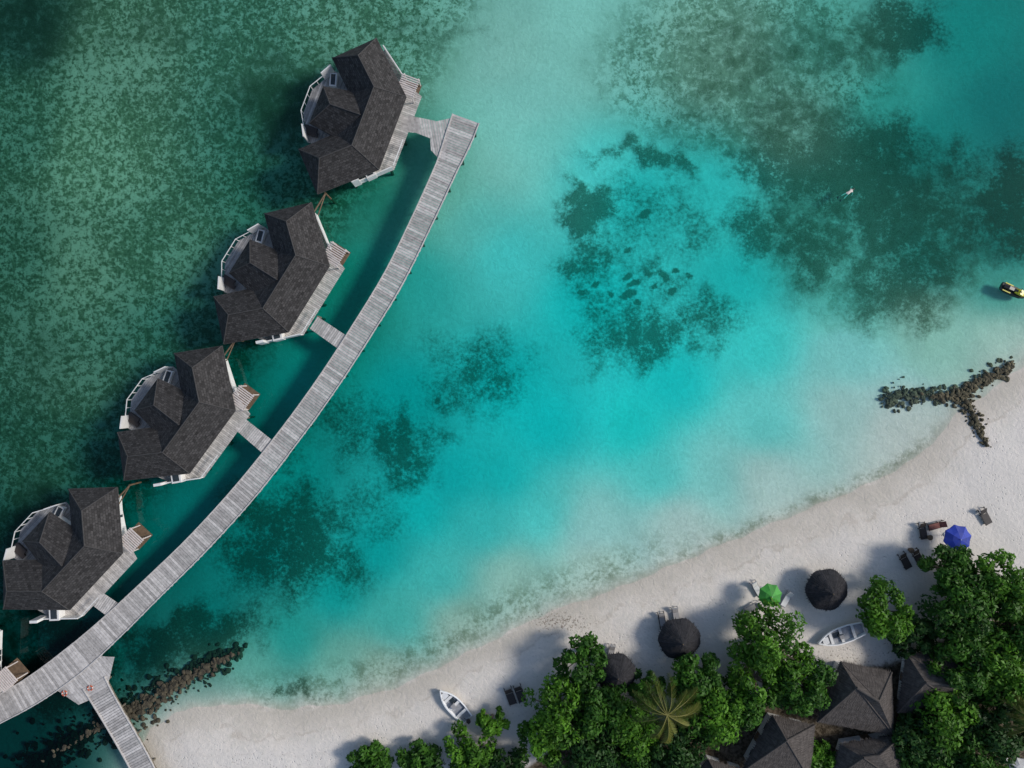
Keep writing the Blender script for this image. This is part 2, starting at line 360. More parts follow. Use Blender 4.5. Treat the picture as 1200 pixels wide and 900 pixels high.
# ------------------------------------------------------------ boardwalk
DZ=1.4
def path_planks(mb,pts,widths,step=0.30,z=DZ,kerb=True):
    W=[Vector(P(*p,z)).xy for p in pts]
    dense=[];dw=[]
    for i in range(len(W)-1):
        p0=W[max(i-1,0)];p1=W[i];p2=W[i+1];p3=W[min(i+2,len(W)-1)]
        for k in range(20):
            t=k/20; dense.append(0.5*((2*p1)+(-p0+p2)*t+(2*p0-5*p1+4*p2-p3)*t*t+(-p0+3*p1-3*p2+p3)*t**3)); dw.append(widths[i]*(1-t)+widths[i+1]*t)
    dense.append(W[-1]);dw.append(widths[-1])
    s=[0]
    for a,b in zip(dense[:-1],dense[1:]): s.append(s[-1]+(b-a).length)
    L=s[-1]; n=int(L/step)
    xs=[p.x for p in dense];ys=[p.y for p in dense]
    def at(t):
        return Vector((np.interp(t,s,xs),np.interp(t,s,ys))),float(np.interp(t,s,dw))/10*(H-z)/H
    def fr(t):
        p,wd=at(t); a,_=at(max(t-0.6,0)); b,_=at(min(t+0.6,L)); d=(b-a).normalized(); return p,wd,d,Vector((-d.y,d.x))
    for i in range(n):
        p,wd,d,nn=fr(i*step); q,wd2,d2,n2=fr((i+1)*step-0.04)
        j=random.uniform(-.04,.04)
        mb.prism([tuple(p+nn*(wd/2+j)),tuple(p-nn*(wd/2-j)),tuple(q-n2*(wd2/2-j)),tuple(q+n2*(wd2/2+j))],z-0.05,z+random.uniform(0,0.008),0,random.random()**1.3)
    t=0
    while t<L-0.01:
        t2=min(t+2.0,L); p,wd,d,nn=fr(t); q,wd2,_,n2=fr(t2)
        for sg in(1,-1):
            a=p+nn*sg*(wd/2-0.12);b=q+n2*sg*(wd2/2-0.12)
            off=nn*sg*0.12; 
            if kerb: mb.prism([tuple(a),tuple(b),tuple(b+off),tuple(a+off)],z+0.012,z+0.11,1)
            mb.prism([tuple(a-off),tuple(b-off),tuple(b+off*0.5),tuple(a+off*0.5)],z-0.30,z-0.055,2)
        t=t2
    t=0.5
    while t<L:
        p,wd,d,nn=fr(t)
        for sg in(1,-1):
            a=p+nn*sg*(wd/2-0.45); mb.tube((a.x,a.y,-2.2),(a.x,a.y,z-0.3),0.12,n=8,mat=2)
        mb.box((p.x,p.y,z-0.42),(0.2,wd*0.8,0.2),math.atan2(d.y,d.x),2)
        t+=3.6
mb=MB()
path_planks(mb,[(546,139),(536,166),(524,195),(496,256),(462,325),(425,386),(386,446),(345,503),(290,573),(232,637),(180,688),(130,736),(88,773),(40,808),(-10,836),(-80,872)],[34,33,27,26,26,26,26,26,27,27,28,31,34,33,31,30])
path_planks(mb,[(110,800),(126,828),(146,862),(168,902),(190,950)],[30,27,27,27,27],z=DZ+0.012)
def wp(l,z=DZ): return [P(x,y,z)[:2] for x,y in l]
planks(mb,wp([(478,135),(512,142),(530,138),(520,192),(505,176),(504,162),(478,152)]),math.radians(10),0.3,DZ-0.05,DZ-0.012)
planks(mb,wp([(62,806),(96,768),(134,770),(124,812),(92,826)]),math.radians(40),0.3,DZ-0.05,DZ-0.012)
mb.obj('wooden_boardwalk',[M_DECK,M_DECKD,M_PILE])

# ------------------------------------------------------------ villas
EZ=3.5;RZ=5.7
def villa(B,ang,beam=True):
    a=math.radians(ang); uh=(math.sin(a),-math.cos(a)); vh=(math.cos(a),math.sin(a))
    def px(u,v): return (B[0]+u*uh[0]+v*vh[0],B[1]+u*uh[1]+v*vh[1])
    def L(u,v,z=EZ): q=P(*px(u,v),EZ); return (q[0],q[1],z)
    def D(u,v,z=DZ): q=P(*px(u,v),DZ); return (q[0],q[1],z)
    worldang=math.atan2(-uh[1],uh[0])
    root=empty('overwater_villa',L(98,20,0))
    ev=dict(B=(0,0),O2=(52,57),O1=(143,57),T=(195,0),TI=(155,-40),I1=(123,-6),I2=(73,-6),BI=(41,-39))
    rd=dict(RB=(35,-4),E2=(62,25.5),E1=(133,25.5),RT=(160,-4))
    pt={k:Vector(L(*v,EZ)) for k,v in ev.items()}; pt.update({k:Vector(L(*v,RZ)) for k,v in rd.items()})
    tp={'a':(68,0,EZ+.15),'b':(74,-38,EZ+.05),'d':(120,-38,EZ+.05),'e':(127,0,EZ+.15),'p':(98,-16,RZ-.45),'q':(98,22,RZ-.1)}
    pt.update({k:Vector(L(*v)) for k,v in tp.items()})
    F=[('T','TI','RT'),('O1','T','RT','E1'),('O2','O1','E1','E2'),('B','O2','E2','RB'),('BI','B','RB'),('I2','BI','RB','E2'),('I1','I2','E2','E1'),('TI','I1','E1','RT'),('b','a','q','p'),('d','b','p'),('e','d','p','q')]
    r=MB()
    for f in F:
        ps=[pt[k] for k in f]; e=(ps[1]-ps[0]).normalized()
        nrm=(ps[1]-ps[0]).cross(ps[2]-ps[0]).normalized()
        if nrm.z<0: nrm=-nrm
        up=nrm.cross(e)
        if up.z<0: up=-up
        uv=[((p-ps[0]).dot(e),(p-ps[0]).dot(up)) for p in ps]
        if (ps[1]-ps[0]).cross(ps[2]-ps[0]).z<0: ps=ps[::-1];uv=uv[::-1]
        r.face(ps,0,0.5,uv)
    ro=r.obj('roof',[M_ROOF],root)
    sd=ro.modifiers.new('thick','SOLIDIFY'); sd.thickness=0.16; sd.offset=-1
    c=MB()
    for x,y in [('RB','E2'),('E2','E1'),('E1','RT'),('RT','T'),('RT','TI'),('RB','B'),('RB','BI'),('E1','O1'),('E2','O2'),('p','q'),('p','b'),('p','d')]:
        c.tube(pt[x]+Vector((0,0,.02)),pt[y]+Vector((0,0,.02)),0.06,n=6)
    for x,y in [('B','O2'),('O2','O1'),('O1','T'),('T','TI'),('TI','I1'),('I2','BI'),('BI','B'),('b','d'),('b','a'),('d','e')]:
        c.tube(pt[x]-Vector((0,0,.11)),pt[y]-Vector((0,0,.11)),0.06,n=6)
    c.obj('ridge_caps',[M_RIDGE],root)
    ins=[(14,4),(55,48),(140,48),(181,4),(157,-28),(124,4),(72,4),(39,-28)]
    wl=[L(u,v)[:2] for u,v in ins]
    wm=MB(); wm.prism(wl,DZ+0.05,EZ+0.1,0)
    wm.prism([L(u,v)[:2] for u,v in [(76,3.5),(79,-32),(115,-32),(120,3.5)]],DZ+0.05,EZ+0.12,0)
    n=len(wl)
    for i in range(n):
        p=Vector(wl[i]);q=Vector(wl[(i+1)%n]); e=(q-p); ln=e.length; e.normalize(); nn=Vector((e.y,-e.x))
        cx=Vector(L(98,20)[:2]); 
        if i in (0,1,2,3,7):
            if nn.dot((p+q)/2-cx)<0: nn=-nn
            for k in range(int(ln//2.0)):
                c0=p+e*(1.0+k*2.0)
                wm.box((c0.x+nn.x*.02,c0.y+nn.y*.02,DZ+1.15),(1.3,0.07,1.9),math.atan2(e.y,e.x),1)
                for s in(-.7,0,.7): wm.box((c0.x+e.x*s+nn.x*.05,c0.y+e.y*s+nn.y*.05,DZ+1.15),(0.08,0.08,2.05),math.atan2(e.y,e.x),0)
    wm.obj('walls',[M_WHITE,M_GLASS],root)
    dk=MB()
    TER=[(52,-32),(82,-49),(112,-49),(142,-32)]
    polys=[[(22,10),(30,44),(58,74),(150,74),(158,50),(186,14),(150,0),(50,0)],[(58,0)]+TER+[(138,0)],[(2,0),(40,-34),(60,0),(40,30)],[(194,0),(155,-34),(138,0),(158,30)]]
    for i,pl in enumerate(polys):
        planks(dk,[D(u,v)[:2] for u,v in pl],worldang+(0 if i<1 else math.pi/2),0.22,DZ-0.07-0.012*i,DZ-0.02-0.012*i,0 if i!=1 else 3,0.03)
    dk.prism([D(u,v)[:2] for u,v in [(60,-25),(83,-45),(111,-45),(134,-25),(140,40),(56,40)]],DZ-0.3,DZ-0.1,1)
    for u,v in [(15,0),(40,-26),(60,-30),(84,-43),(110,-43),(134,-30),(156,-26),(180,0),(145,60),(100,68),(60,66),(30,30),(70,0),(125,0)]:
        x,y,_=D(u,v); dk.tube((x,y,-2.3),(x,y,DZ-0.1),0.17,mat=2)
    dk.obj('deck',[M_DECK,M_WHITE,M_PILE,M_DECKG],root)
    rl=MB()
    def wall(pts,h,t=0.1,mat=0,z=DZ):
        for a,b in zip(pts[:-1],pts[1:]):
            A=Vector(D(*a)[:2]);Bv=Vector(D(*b)[:2]); c0=(A+Bv)/2; e=Bv-A
            rl.box((c0.x,c0.y,z+h/2),(e.length,t,h),math.atan2(e.y,e.x),mat)
    wall([(53,-32),(66,-39)],1.7,0.12); wall([(128,-39),(141,-32)],1.7,0.12)
    wall([(66,-39),(82,-48.5),(112,-48.5),(128,-39)],0.08,0.07,0,DZ+0.9)
    for u,v in [(66,-39),(74,-43.5),(82,-48),(92,-48.3),(102,-48.3),(112,-48),(120,-43.5)]:
        x,y,_=D(u,v); rl.tube((x,y,DZ),(x,y,DZ+.95),0.045)
    wall([(58,73),(30,44)],1.0,0.12); wall([(24,38),(30,44)],1.9,0.3)
    x,y,_=D(44,50); rl.box((x,y,DZ+0.55),(1.5,1.1,1.1),worldang+0.8,0); rl.box((x,y,DZ+1.12),(1.1,0.7,0.04),worldang+0.8,1)
    wall([(186,14),(160,50)],1.0,0.12)
    wall([(60,74),(92,74)],0.1,0.08,0,DZ+0.9)
    for u,v in [(63,-30),(68,-33)]:
        x,y,_=D(u,v); rl.box((x,y,DZ+0.3),(0.5,1.5,0.12),worldang,2)
        rl.box((x,y,DZ+0.13),(0.45,1.3,0.2),worldang,2)
    x,y,_=D(130,-28); rl.box((x,y,DZ+0.3),(1.5,0.8,0.5),worldang+0.3,0); rl.box((x,y,DZ+0.56),(1.2,0.5,0.02),worldang+0.3,1)
    rl.obj('terrace_walls',[M_WHITE,M_GLASS,M_RAT,M_CUSH],root)
    pg=MB()
    for k in range(9):
        u=148+k*2.5
        A=Vector(L(u,42,3.05));Bv=Vector(L(u,64,3.05)); c0=(A+Bv)/2
        pg.box(c0,(0.12,(Bv-A).length,0.12),worldang,0)
    for v in (44,62):
        A=Vector(L(146,v,2.95));Bv=Vector(L(170,v,2.95)); pg.box((A+Bv)/2,((Bv-A).length,0.12,0.12),worldang,0)
        for u in(147,169):
            q=L(u,v); pg.tube((q[0],q[1],DZ-0.05),(q[0],q[1],2.95),0.07)
    q0=Vector(L(146.5,63,0)); q1=Vector(L(170.5,63,0)); q2=Vector(L(170.5,40,0)); q3=Vector(L(146.5,40,0))
    pg.prism([tuple(q.xy) for q in (q0,q1,q2,q3)],DZ-0.20,DZ-0.125,1)
    pg.obj('pergola',[M_PINK,M_BROWN],root)
    if beam:
        bm=MB(); A=D(186,12,2.3);Bv=D(212,12,2.3); bm.tube(A,Bv,0.09); A=D(186,18,2.3);Bv=D(212,12,2.3); bm.tube(A,Bv,0.07); 
        x,y,_=D(212,12); bm.tube((x,y,-2),(x,y,2.4),0.1)
        bm.obj('mooring_beam',[M_BROWN],root)
    return root
villa((372,227),20.7,False); villa((262,403),31.8); villa((145,563),36.1); villa((4,714),43.0); villa((-152,862),49,False)
for i,l in enumerate([[(372,371),(363,385),(398,410),(410,396)],[(286,490),(275,503),(312,535),(324,520)],[(110,688),(98,702),(136,730),(150,715)],[(470,134),(470,154),(492,156),(492,140)]]):
    b=MB(); q=wp(l); 
    e=Vector(q[3])-Vector(q[0]); planks(b,q,math.atan2(e.y,e.x),0.25,DZ-0.08,DZ-0.026)
    for p in q[:2]: b.tube((p[0],p[1],-2),(p[0],p[1],DZ-.1),0.12,mat=1)
    b.obj('villa_footbridge',[M_DECK,M_PILE])

# ------------------------------------------------------------ rocks
def ico():
    import bmesh
    bm=bmesh.new(); bmesh.ops.create_icosphere(bm,subdivisions=2,radius=1); v=np.array([x.co[:] for x in bm.verts]); bm.verts.ensure_lookup_table()
    f=[tuple(q.index for q in x.verts) for x in bm.faces]; bm.free(); return v,f
IV,IF=ico()
def rocks(name,path,n,wid,smin,smax,mats,zadd=0.3):
    m=MB(); W=[Vector(P(*p,0.5)[:2]) for p in path]; s=[0]
    for a,b in zip(W[:-1],W[1:]): s.append(s[-1]+(b-a).length)
    for k in range(n):
        t=random.random()*s[-1]; x=np.interp(t,s,[p.x for p in W]);y=np.interp(t,s,[p.y for p in W])
        wd=np.interp(t,s,wid)/10
        off=random.gauss(0,0.33)*wd; an=random.random()*6.28
        x+=off*math.cos(an);y+=off*math.sin(an)
        r=smin+(smax-smin)*random.random()**2; dirs=rng.normal(size=(5,3)); v=IV.copy()
        for dd in dirs:
            dd/=np.linalg.norm(dd); h=v@dd; v=v-np.clip(h-0.62,0,None)[:,None]*dd
        v*=np.array([1,random.uniform(.6,1),random.uniform(.5,.8)])*r
        ca,sa=math.cos(an),math.sin(an); v=v@np.array([[ca,sa,0],[-sa,ca,0],[0,0,1]])
        z=max(gz(x,y),-0.7)+r*0.15+zadd*max(0,1-abs(off)/(wd*0.5+.01))
        v+=np.array([x,y,z]); m.add(v,IF,0,random.random())
    return m.obj(name,mats)
M_ROCK=simple('groyne_rock',(0.085,0.072,0.040),0.9,0.5,2.2,bump=0.6,tone=True)
M_ROCK2=simple('shore_rock',(0.055,0.046,0.028),0.9,0.5,2.2,bump=0.6,tone=True)
rocks('rock_groyne',[(1044,470),(1062,464),(1085,462),(1108,465),(1130,463),(1150,447),(1168,440),(1190,427)],680,[18,32,22,16,24,15,21,11],.10,.40,[M_ROCK],0.3)
rocks('rock_groyne',[(1130,463),(1143,488),(1156,522)],220,[22,17,9],.10,.35,[M_ROCK],0.22)
rocks('rock_groyne',[(278,766),(250,778),(205,803),(165,828),(120,850),(80,875),(20,910)],1500,[12,30,36,42,46,46,46],.12,.46,[M_ROCK2],0.5)

# ------------------------------------------------------------ foliage
def leaf_mat(name,dark,light,tr=0.3):
    m=bpy.data.materials.new(name); m.use_nodes=True; nt=NT(m); nt.n.clear()
    out=nt.new('ShaderNodeOutputMaterial'); b=nt.new('ShaderNodeBsdfPrincipled'); t=nt.new('ShaderNodeBsdfTranslucent'); mx=nt.new('ShaderNodeMixShader')
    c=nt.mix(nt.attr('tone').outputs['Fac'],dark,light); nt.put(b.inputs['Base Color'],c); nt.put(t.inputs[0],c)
    b.inputs['Roughness'].default_value=0.5; mx.inputs[0].default_value=tr
    b.inputs['Specular IOR Level'].default_value=0.2
    nt.l.new(b.outputs[0],mx.inputs[1]);nt.l.new(t.outputs[0],mx.inputs[2]);nt.l.new(mx.outputs[0],out.inputs[0]); return m
LM=[leaf_mat('leaves_deep',(0.006,0.030,0.008),(0.062,0.170,0.017)),leaf_mat('leaves_bright',(0.010,0.043,0.008),(0.105,0.26,0.019)),leaf_mat('leaves_dark',(0.006,0.024,0.008),(0.036,0.10,0.018))]  # third set is a darker green for some trees
def tree(px,py,r,h,mi=0,name='broadleaf_tree',dens=1.15):
    R=r/10*(H-h)/H; cx,cy,_=P(px,py,h-R*0.25); g=max(gz(cx,cy),0.2)
    root=empty(name,(cx,cy,g))
    nc=int(20+R*5); C=[];RR=[]
    for i in range(nc):
        a=random.random()*6.283; q=math.sqrt(random.random())*R*0.92
        rr=random.uniform(0.14,0.30)*R*(1.15-0.3*q/R)
        z=h-rr-(q/R)**2*R*0.62-random.random()*R*0.5
        C.append((cx+q*math.cos(a),cy+q*math.sin(a),max(z,g+1.2)));RR.append(rr)
    C=np.array(C);RR=np.array(RR)
    n=int(dens*140*R*R*0.9+1500)
    ci=rng.choice(nc,n,p=RR**2/np.sum(RR**2))
    dr=rng.normal(size=(n,3)); dr[:,2]=dr[:,2]*0.8+0.35; dr/=np.linalg.norm(dr,axis=1)[:,None]
    rad=RR[ci]*(0.55+0.6*rng.random(n)**0.6)
    c=C[ci]+dr*rad[:,None]
    nrm=dr*0.7+rng.normal(size=(n,3))*0.5+np.array([0,0,0.5]); nrm/=np.linalg.norm(nrm,axis=1)[:,None]
    t=np.cross(nrm,rng.normal(size=(n,3))); t/=np.linalg.norm(t,axis=1)[:,None]; bt=np.cross(nrm,t)
    s=(0.16+0.16*rng.random(n))[:,None]
    V=np.stack([c-t*s,c+bt*s*0.48+t*s*0.1,c+t*s*1.1-nrm*s*0.25,c-bt*s*0.48+t*s*0.1],1).reshape(-1,3)
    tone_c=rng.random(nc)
    tone=np.clip(tone_c[ci]*0.6+0.30*rng.random(n)+0.35*(rad/RR[ci]-0.65)+0.3*(c[:,2]-C[:,2].mean())/R,0,1)  # inner-crown shade and lighter tops put into the leaf colour, plus random tone
    me=bpy.data.meshes.new('crown'); me.vertices.add(4*n); me.vertices.foreach_set('co',(V-np.array([cx,cy,g])).ravel().astype(np.float32))
    me.loops.add(4*n); me.loops.foreach_set('vertex_index',np.arange(4*n,dtype=np.int32)); me.polygons.add(n); me.polygons.foreach_set('loop_start',np.arange(0,4*n,4,dtype=np.int32))
    me.update(calc_edges=True); at=me.attributes.new('tone','FLOAT','FACE'); at.data.foreach_set('value',tone.astype(np.float32))
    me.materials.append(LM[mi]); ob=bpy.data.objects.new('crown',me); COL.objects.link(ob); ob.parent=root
    tk=MB(); top=Vector((cx,cy,g+(h-g)*0.45)); rt=0.05*R+0.08
    tk.tube((cx,cy,g-0.2),top,rt*1.3,rt*0.8,10)
    for i in range(0,nc,2):
        mid=top.lerp(Vector(C[i]),0.5)+Vector((0,0,-0.3)); tk.tube(top-Vector((0,0,.3)),mid,rt*0.5,rt*0.3,6); tk.tube(mid,C[i],rt*0.3,rt*0.1,6)
    tk.obj('trunk_and_limbs',[M_BARK],root)
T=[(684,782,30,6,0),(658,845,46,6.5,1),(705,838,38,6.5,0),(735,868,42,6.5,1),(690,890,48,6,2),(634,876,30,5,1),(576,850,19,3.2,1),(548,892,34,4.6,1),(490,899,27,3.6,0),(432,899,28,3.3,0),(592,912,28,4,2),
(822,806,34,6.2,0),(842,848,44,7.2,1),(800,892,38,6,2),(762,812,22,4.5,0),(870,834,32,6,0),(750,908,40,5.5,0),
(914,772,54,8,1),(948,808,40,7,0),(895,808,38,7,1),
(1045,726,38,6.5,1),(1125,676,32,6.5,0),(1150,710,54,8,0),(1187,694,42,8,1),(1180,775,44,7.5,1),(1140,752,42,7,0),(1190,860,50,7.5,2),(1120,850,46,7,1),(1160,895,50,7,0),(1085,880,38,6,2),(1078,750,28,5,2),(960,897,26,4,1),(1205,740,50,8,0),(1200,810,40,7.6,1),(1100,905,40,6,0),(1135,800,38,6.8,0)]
for t in T: tree(*t)

def palm(px,py,r,h):
    R=r/10*(H-h)/H; cx,cy,_=P(px,py,h); g=max(gz(cx,cy),0.2); root=empty('palm_tree',(cx,cy,g))
    tk=MB(); prev=Vector((cx+.5,cy,g-.2))
    for k in range(1,9):
        q=Vector((cx+.5*(1-k/8)**2,cy,g+(h-g)*k/8)); tk.tube(prev,q,0.2-.01*k,0.185-.01*k,9); prev=q
    tk.obj('trunk',[M_BARK],root)
    fr=MB(); nf=15
    for i in range(nf):
        a=i*2.399+random.uniform(-.15,.15); ln=R*random.uniform(.8,1.2); lift=random.uniform(-.3,.55); pts=[]; cv=random.uniform(-.25,.25)
        tn=random.random()
        for k in range(17):
            t=k/16; aa=a+cv*t; d_=Vector((math.cos(aa),math.sin(aa),0)); pts.append(Vector((cx,cy,h))+d_*ln*t*(1-.12*t)+Vector((0,0,ln*(lift*t-(0.45+lift)*t*t))))
        for k in range(16):
            fr.tube(pts[k],pts[k+1],0.04*(1-k/18),n=4,mat=1,tone=.9)
            dr=(pts[k+1]-pts[k]); dr.z=0; dr.normalize(); sd=Vector((-dr.y,dr.x,0))
            for jj in range(2):
                p0=pts[k].lerp(pts[k+1],jj/2); t=(k+jj/2)/16
                l=ln*0.20*math.sin(math.pi*min(1,(t*0.88+0.12)))**0.6*random.uniform(.8,1.15)+0.05
                for sg in(1,-1):
                    tip=p0+(sd*sg*0.75+dr*0.75)*l+Vector((0,0,-l*0.75+random.uniform(-.1,.1)))
                    wv=dr*0.032; fr.face([p0-wv,p0.lerp(tip,.5)-wv*.9,tip,p0.lerp(tip,.5)+wv*.9,p0+wv],0,min(1,max(0,tn*.7+random.random()*.4-.1)))
    fr.obj('fronds',[leaf_mat('palm_leaf',(0.025,0.06,0.010),(0.17,0.17,0.03),0.25),leaf_mat('palm_rib',(0.1,0.1,0.03),(0.22,0.2,0.06),0.0)],root)
palm(782,838,46,8.4)
palm(1215,845,36,8)

# ------------------------------------------------------------ huts & parasols
def thatch_hut(pts,apexpx,base,eave,ridge):
    E=[Vector(P(*p,eave)) for p in pts]; Rg=[Vector(P(*p,ridge)) for p in apexpx]
    c=sum(E,Vector())/len(E); g=max(gz(c.x,c.y),.3); root=empty('thatched_bungalow',(c.x,c.y,g)); r=MB()
    def q(ps):
        e=(ps[1]-ps[0]).normalized(); n=(ps[1]-ps[0]).cross(ps[2]-ps[0])
        if n.z<0: n=-n
        up=n.normalized().cross(e); uv=[((p-ps[0]).dot(e),(p-ps[0]).dot(up)) for p in ps]
        if (ps[1]-ps[0]).cross(ps[2]-ps[0]).z<0: ps=ps[::-1];uv=uv[::-1]
        r.face(ps,0,.5,uv)
    if len(Rg)==2:
        A,B_=Rg; q([E[0],E[1],B_,A]);q([E[1],E[2],B_]);q([E[2],E[3],A,B_]);q([E[3],E[0],A])
    else:
        for i in range(4): q([E[i],E[(i+1)%4],Rg[0]])
    o=r.obj('thatch_roof',[M_TH],root); s=o.modifiers.new('t','SOLIDIFY'); s.thickness=.25; s.offset=-1
    m=MB()
    if len(Rg)==2: m.tube(Rg[0],Rg[1],.16,n=8)
    for i in range(4):
        ap=Rg[0] if len(Rg)==1 else Rg[[0,1,1,0][i]]
        m.tube(E[i],ap,.1,n=6)
    for i in range(4):
        a=E[i];b=E[(i+1)%4]; e=(b-a); ln=e.length; e.normalize(); out=Vector((e.y,-e.x,0))
        if out.dot((a+b)/2-c)<0: out=-out
        for k in range(int(ln/.12)):
            p=a+e*(k*.12)-Vector((0,0,.04)); l=random.uniform(.05,.3)
            m.face([p-out*.1,p+e*.13-out*.1,p+e*random.uniform(0,.13)+out*l-Vector((0,0,l*.6))])
    m.obj('thatch_ridge',[M_TH],root)
    m=MB(); W=[c.lerp(e,.78) for e in E]; m.prism([(p.x,p.y) for p in W],g-.3,eave-.05,0)
    for i in range(4):
        a=W[i];b=W[(i+1)%4]; e=b-a; mid=(a+b)/2; nn=Vector((e.y,-e.x,0)).normalized()
        if nn.dot(mid-c)<0: nn=-nn
        m.box((mid.x+nn.x*.02,mid.y+nn.y*.02,g+1.1),(1.0,.08,2.0),math.atan2(e.y,e.x),1)
        for t in(.2,.8):
            w_=a.lerp(b,t); m.box((w_.x+nn.x*.02,w_.y+nn.y*.02,g+1.4),(.8,.08,1.0),math.atan2(e.y,e.x),2)
    m.obj('walls',[M_WHITE,M_BROWN,M_GLASS],root)
thatch_hut([(958,846),(985,775),(1045,788),(1048,862)],[(1004,806),(1030,822)],0,3.2,5.6)
thatch_hut([(868,905),(905,838),(955,850),(950,915)],[(922,868)],0,3.2,5.6)
thatch_hut([(972,915),(985,872),(1060,860),(1065,925)],[(1012,888),(1030,886)],0,3.0,5.0)
thatch_hut([(1052,835),(1062,765),(1150,770),(1145,840)],[(1085,800),(1115,803)],0,3.0,5.2)
thatch_hut([(868,950),(800,925),(830,890),(880,905)],[(845,918)],0,3.0,5.0)

def palapa(px,py,r,h=2.9):
    x,y,_=P(px,py,2.6); g=gz(x,y); R=r/10*.94; root=empty('thatched_parasol',(x,y,g))
    m=MB(); n=40
    lay=[(1.0,0.0),(.8,.42),(.55,.85),(.3,1.25),(.0,1.65)]
    zb=g+1.9
    for i in range(4):
        (ra,za),(rb,zb_)=lay[i],lay[i+1]
        for k in range(n):
            a0=2*math.pi*k/n;a1=2*math.pi*(k+1)/n
            def pt(rr,zz,a,j=0): return Vector((x+math.cos(a)*R*rr,y+math.sin(a)*R*rr,zb+zz))
            j0=ra+.05+.035*math.sin(k*7.3+i); j1=ra+.05+.035*math.sin(((k+1)%n)*7.3+i)
            m.face([pt(j0,za-.06,a0),pt(j1,za-.06,a1),pt(max(rb,.01),zb_+.02,a1),pt(max(rb,.01),zb_+.02,a0)],0,.5,[(a0*R,0),(a1*R,0),(a1*R,.5),(a0*R,.5)])
    for k in range(170):
        a=random.random()*6.28; r0=R*random.uniform(.92,1.0); r1=R*random.uniform(1.04,1.17)
        p=Vector((x+math.cos(a)*r0,y+math.sin(a)*r0,zb+.02)); q=Vector((x+math.cos(a+.03)*r1,y+math.sin(a+.03)*r1,zb-.2))
        s=Vector((-math.sin(a),math.cos(a),0))*.06; m.face([p-s,q,p+s],0,.5,[(0,0),(.1,.5),(.2,0)])
    m.obj('thatch',[M_THD],root)
    m=MB(); m.tube((x,y,g-.2),(x,y,zb+1.5),.07); 
    m.tube((x,y,zb+1.62),(x,y,zb+1.82),.09,.03)
    for k in range(8):
        a=k*math.pi/4; m.tube((x,y,zb+1.35),(x+math.cos(a)*R*.95,y+math.sin(a)*R*.95,zb-.05),.03,n=5)
    m.obj('pole_and_ribs',[M_BROWN],root)
palapa(970,692,24);palapa(797,750,24);palapa(722,790,23)

def umbrella(px,py,r,c,h=2.3):
    x,y,_=P(px,py,h); g=gz(x,y); R=r/10*.97; root=empty('beach_umbrella',(x,y,g)); m=MB(); n=8; z0=g+h-.45;z1=g+h+.1
    ma=simple('canopy_fabric',c,.7,.1); mb_=simple('canopy_fabric_dark',tuple(q*.75 for q in c),.7,.1)  # second fabric is a darker tone for every other panel
    for k in range(n):
        a0=2*math.pi*k/n+.2;a1=a0+2*math.pi/n;am=(a0+a1)/2
        T_=Vector((x,y,z1)); A=Vector((x+math.cos(a0)*R,y+math.sin(a0)*R,z0));B_=Vector((x+math.cos(a1)*R,y+math.sin(a1)*R,z0)); Mm=Vector((x+math.cos(am)*R*.88,y+math.sin(am)*R*.88,z0-.02))
        Ai=T_.lerp(A,.5)+Vector((0,0,.07));Bi=T_.lerp(B_,.5)+Vector((0,0,.07))
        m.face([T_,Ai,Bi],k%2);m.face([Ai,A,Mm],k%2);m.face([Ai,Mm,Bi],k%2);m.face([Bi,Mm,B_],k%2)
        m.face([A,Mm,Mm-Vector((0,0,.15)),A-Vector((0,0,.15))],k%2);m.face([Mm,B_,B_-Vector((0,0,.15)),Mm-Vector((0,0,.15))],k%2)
    m.obj('canopy',[ma,mb_],root); m=MB(); m.tube((x,y,g-.2),(x,y,z1+.12),.03)
    for k in range(n):
        a0=2*math.pi*k/n+.2; m.tube((x,y,z1-.05),(x+math.cos(a0)*R,y+math.sin(a0)*R,z0-.02),.012,n=4)
    m.tube((x,y,g-.02),(x,y,g+.1),.3,.25,12); m.obj('pole',[M_WHITE],root)
umbrella(1122,631,16.5,(0.006,0.035,0.36),2.6); umbrella(903,698,14,(0.05,0.30,0.035),3.0); umbrella(1189,897,13,(0.55,0.55,0.55))

def lounger(px,py,ang,frame=M_RAT,cush=None,L=2.0,W=.72):
    x,y,g=G(px,py,.4); a=math.radians(ang); root=empty('sun_lounger',(x,y,g)); m=MB()
    def w_(lx,ly,lz): return Vector((x+lx*math.cos(a)-ly*math.sin(a),y+lx*math.sin(a)+ly*math.cos(a),g+lz))
    for s in(-1,1):
        m.box(w_(0,s*W/2,.3),(L,.06,.08),a,0)
        for q in(-.8,.25,.85): m.box(w_(q,s*W/2,.13),(.07,.07,.34),a,0)
    for k in range(9): m.box(w_(-.95+k*.145,0,.34),(.14,W-.04,.03),a,0)
    m.box(w_(.66,0,.56),(.72,W-.04,.05),a,0,ry=-.62)
    m.obj('frame',[frame],root)
    if cush:
        m=MB(); m.box(w_(-.3,0,.40),(1.25,W-.12,.07),a,0); m.box(w_(.64,0,.62),(.66,W-.12,.06),a,0,ry=-.62); m.obj('cushion',[cush],root)
M_RED=simple('red_brown_towel',(0.20,0.07,0.055),.8)
lounger(1061,657,118,L=2.1,W=.8);lounger(1076,653,118,L=2.1,W=.8);lounger(1155,605,118,L=2.1,W=.8);lounger(598,816,110,L=2.3,W=.85);lounger(609,813,110,L=2.3,W=.85)
lounger(1082,622,100,M_RAT);lounger(1098,616,15,M_RAT,M_RED)
lounger(776,727,100,M_RAT,M_CUSH);lounger(792,721,100,M_CUSH,M_CUSH);lounger(887,690,120,M_CUSH,M_WHITE);lounger(882,712,25,M_CUSH,M_CUSH);lounger(922,702,60,M_CUSH,M_WHITE)
lounger(716,765,80,M_CUSH,M_CUSH)
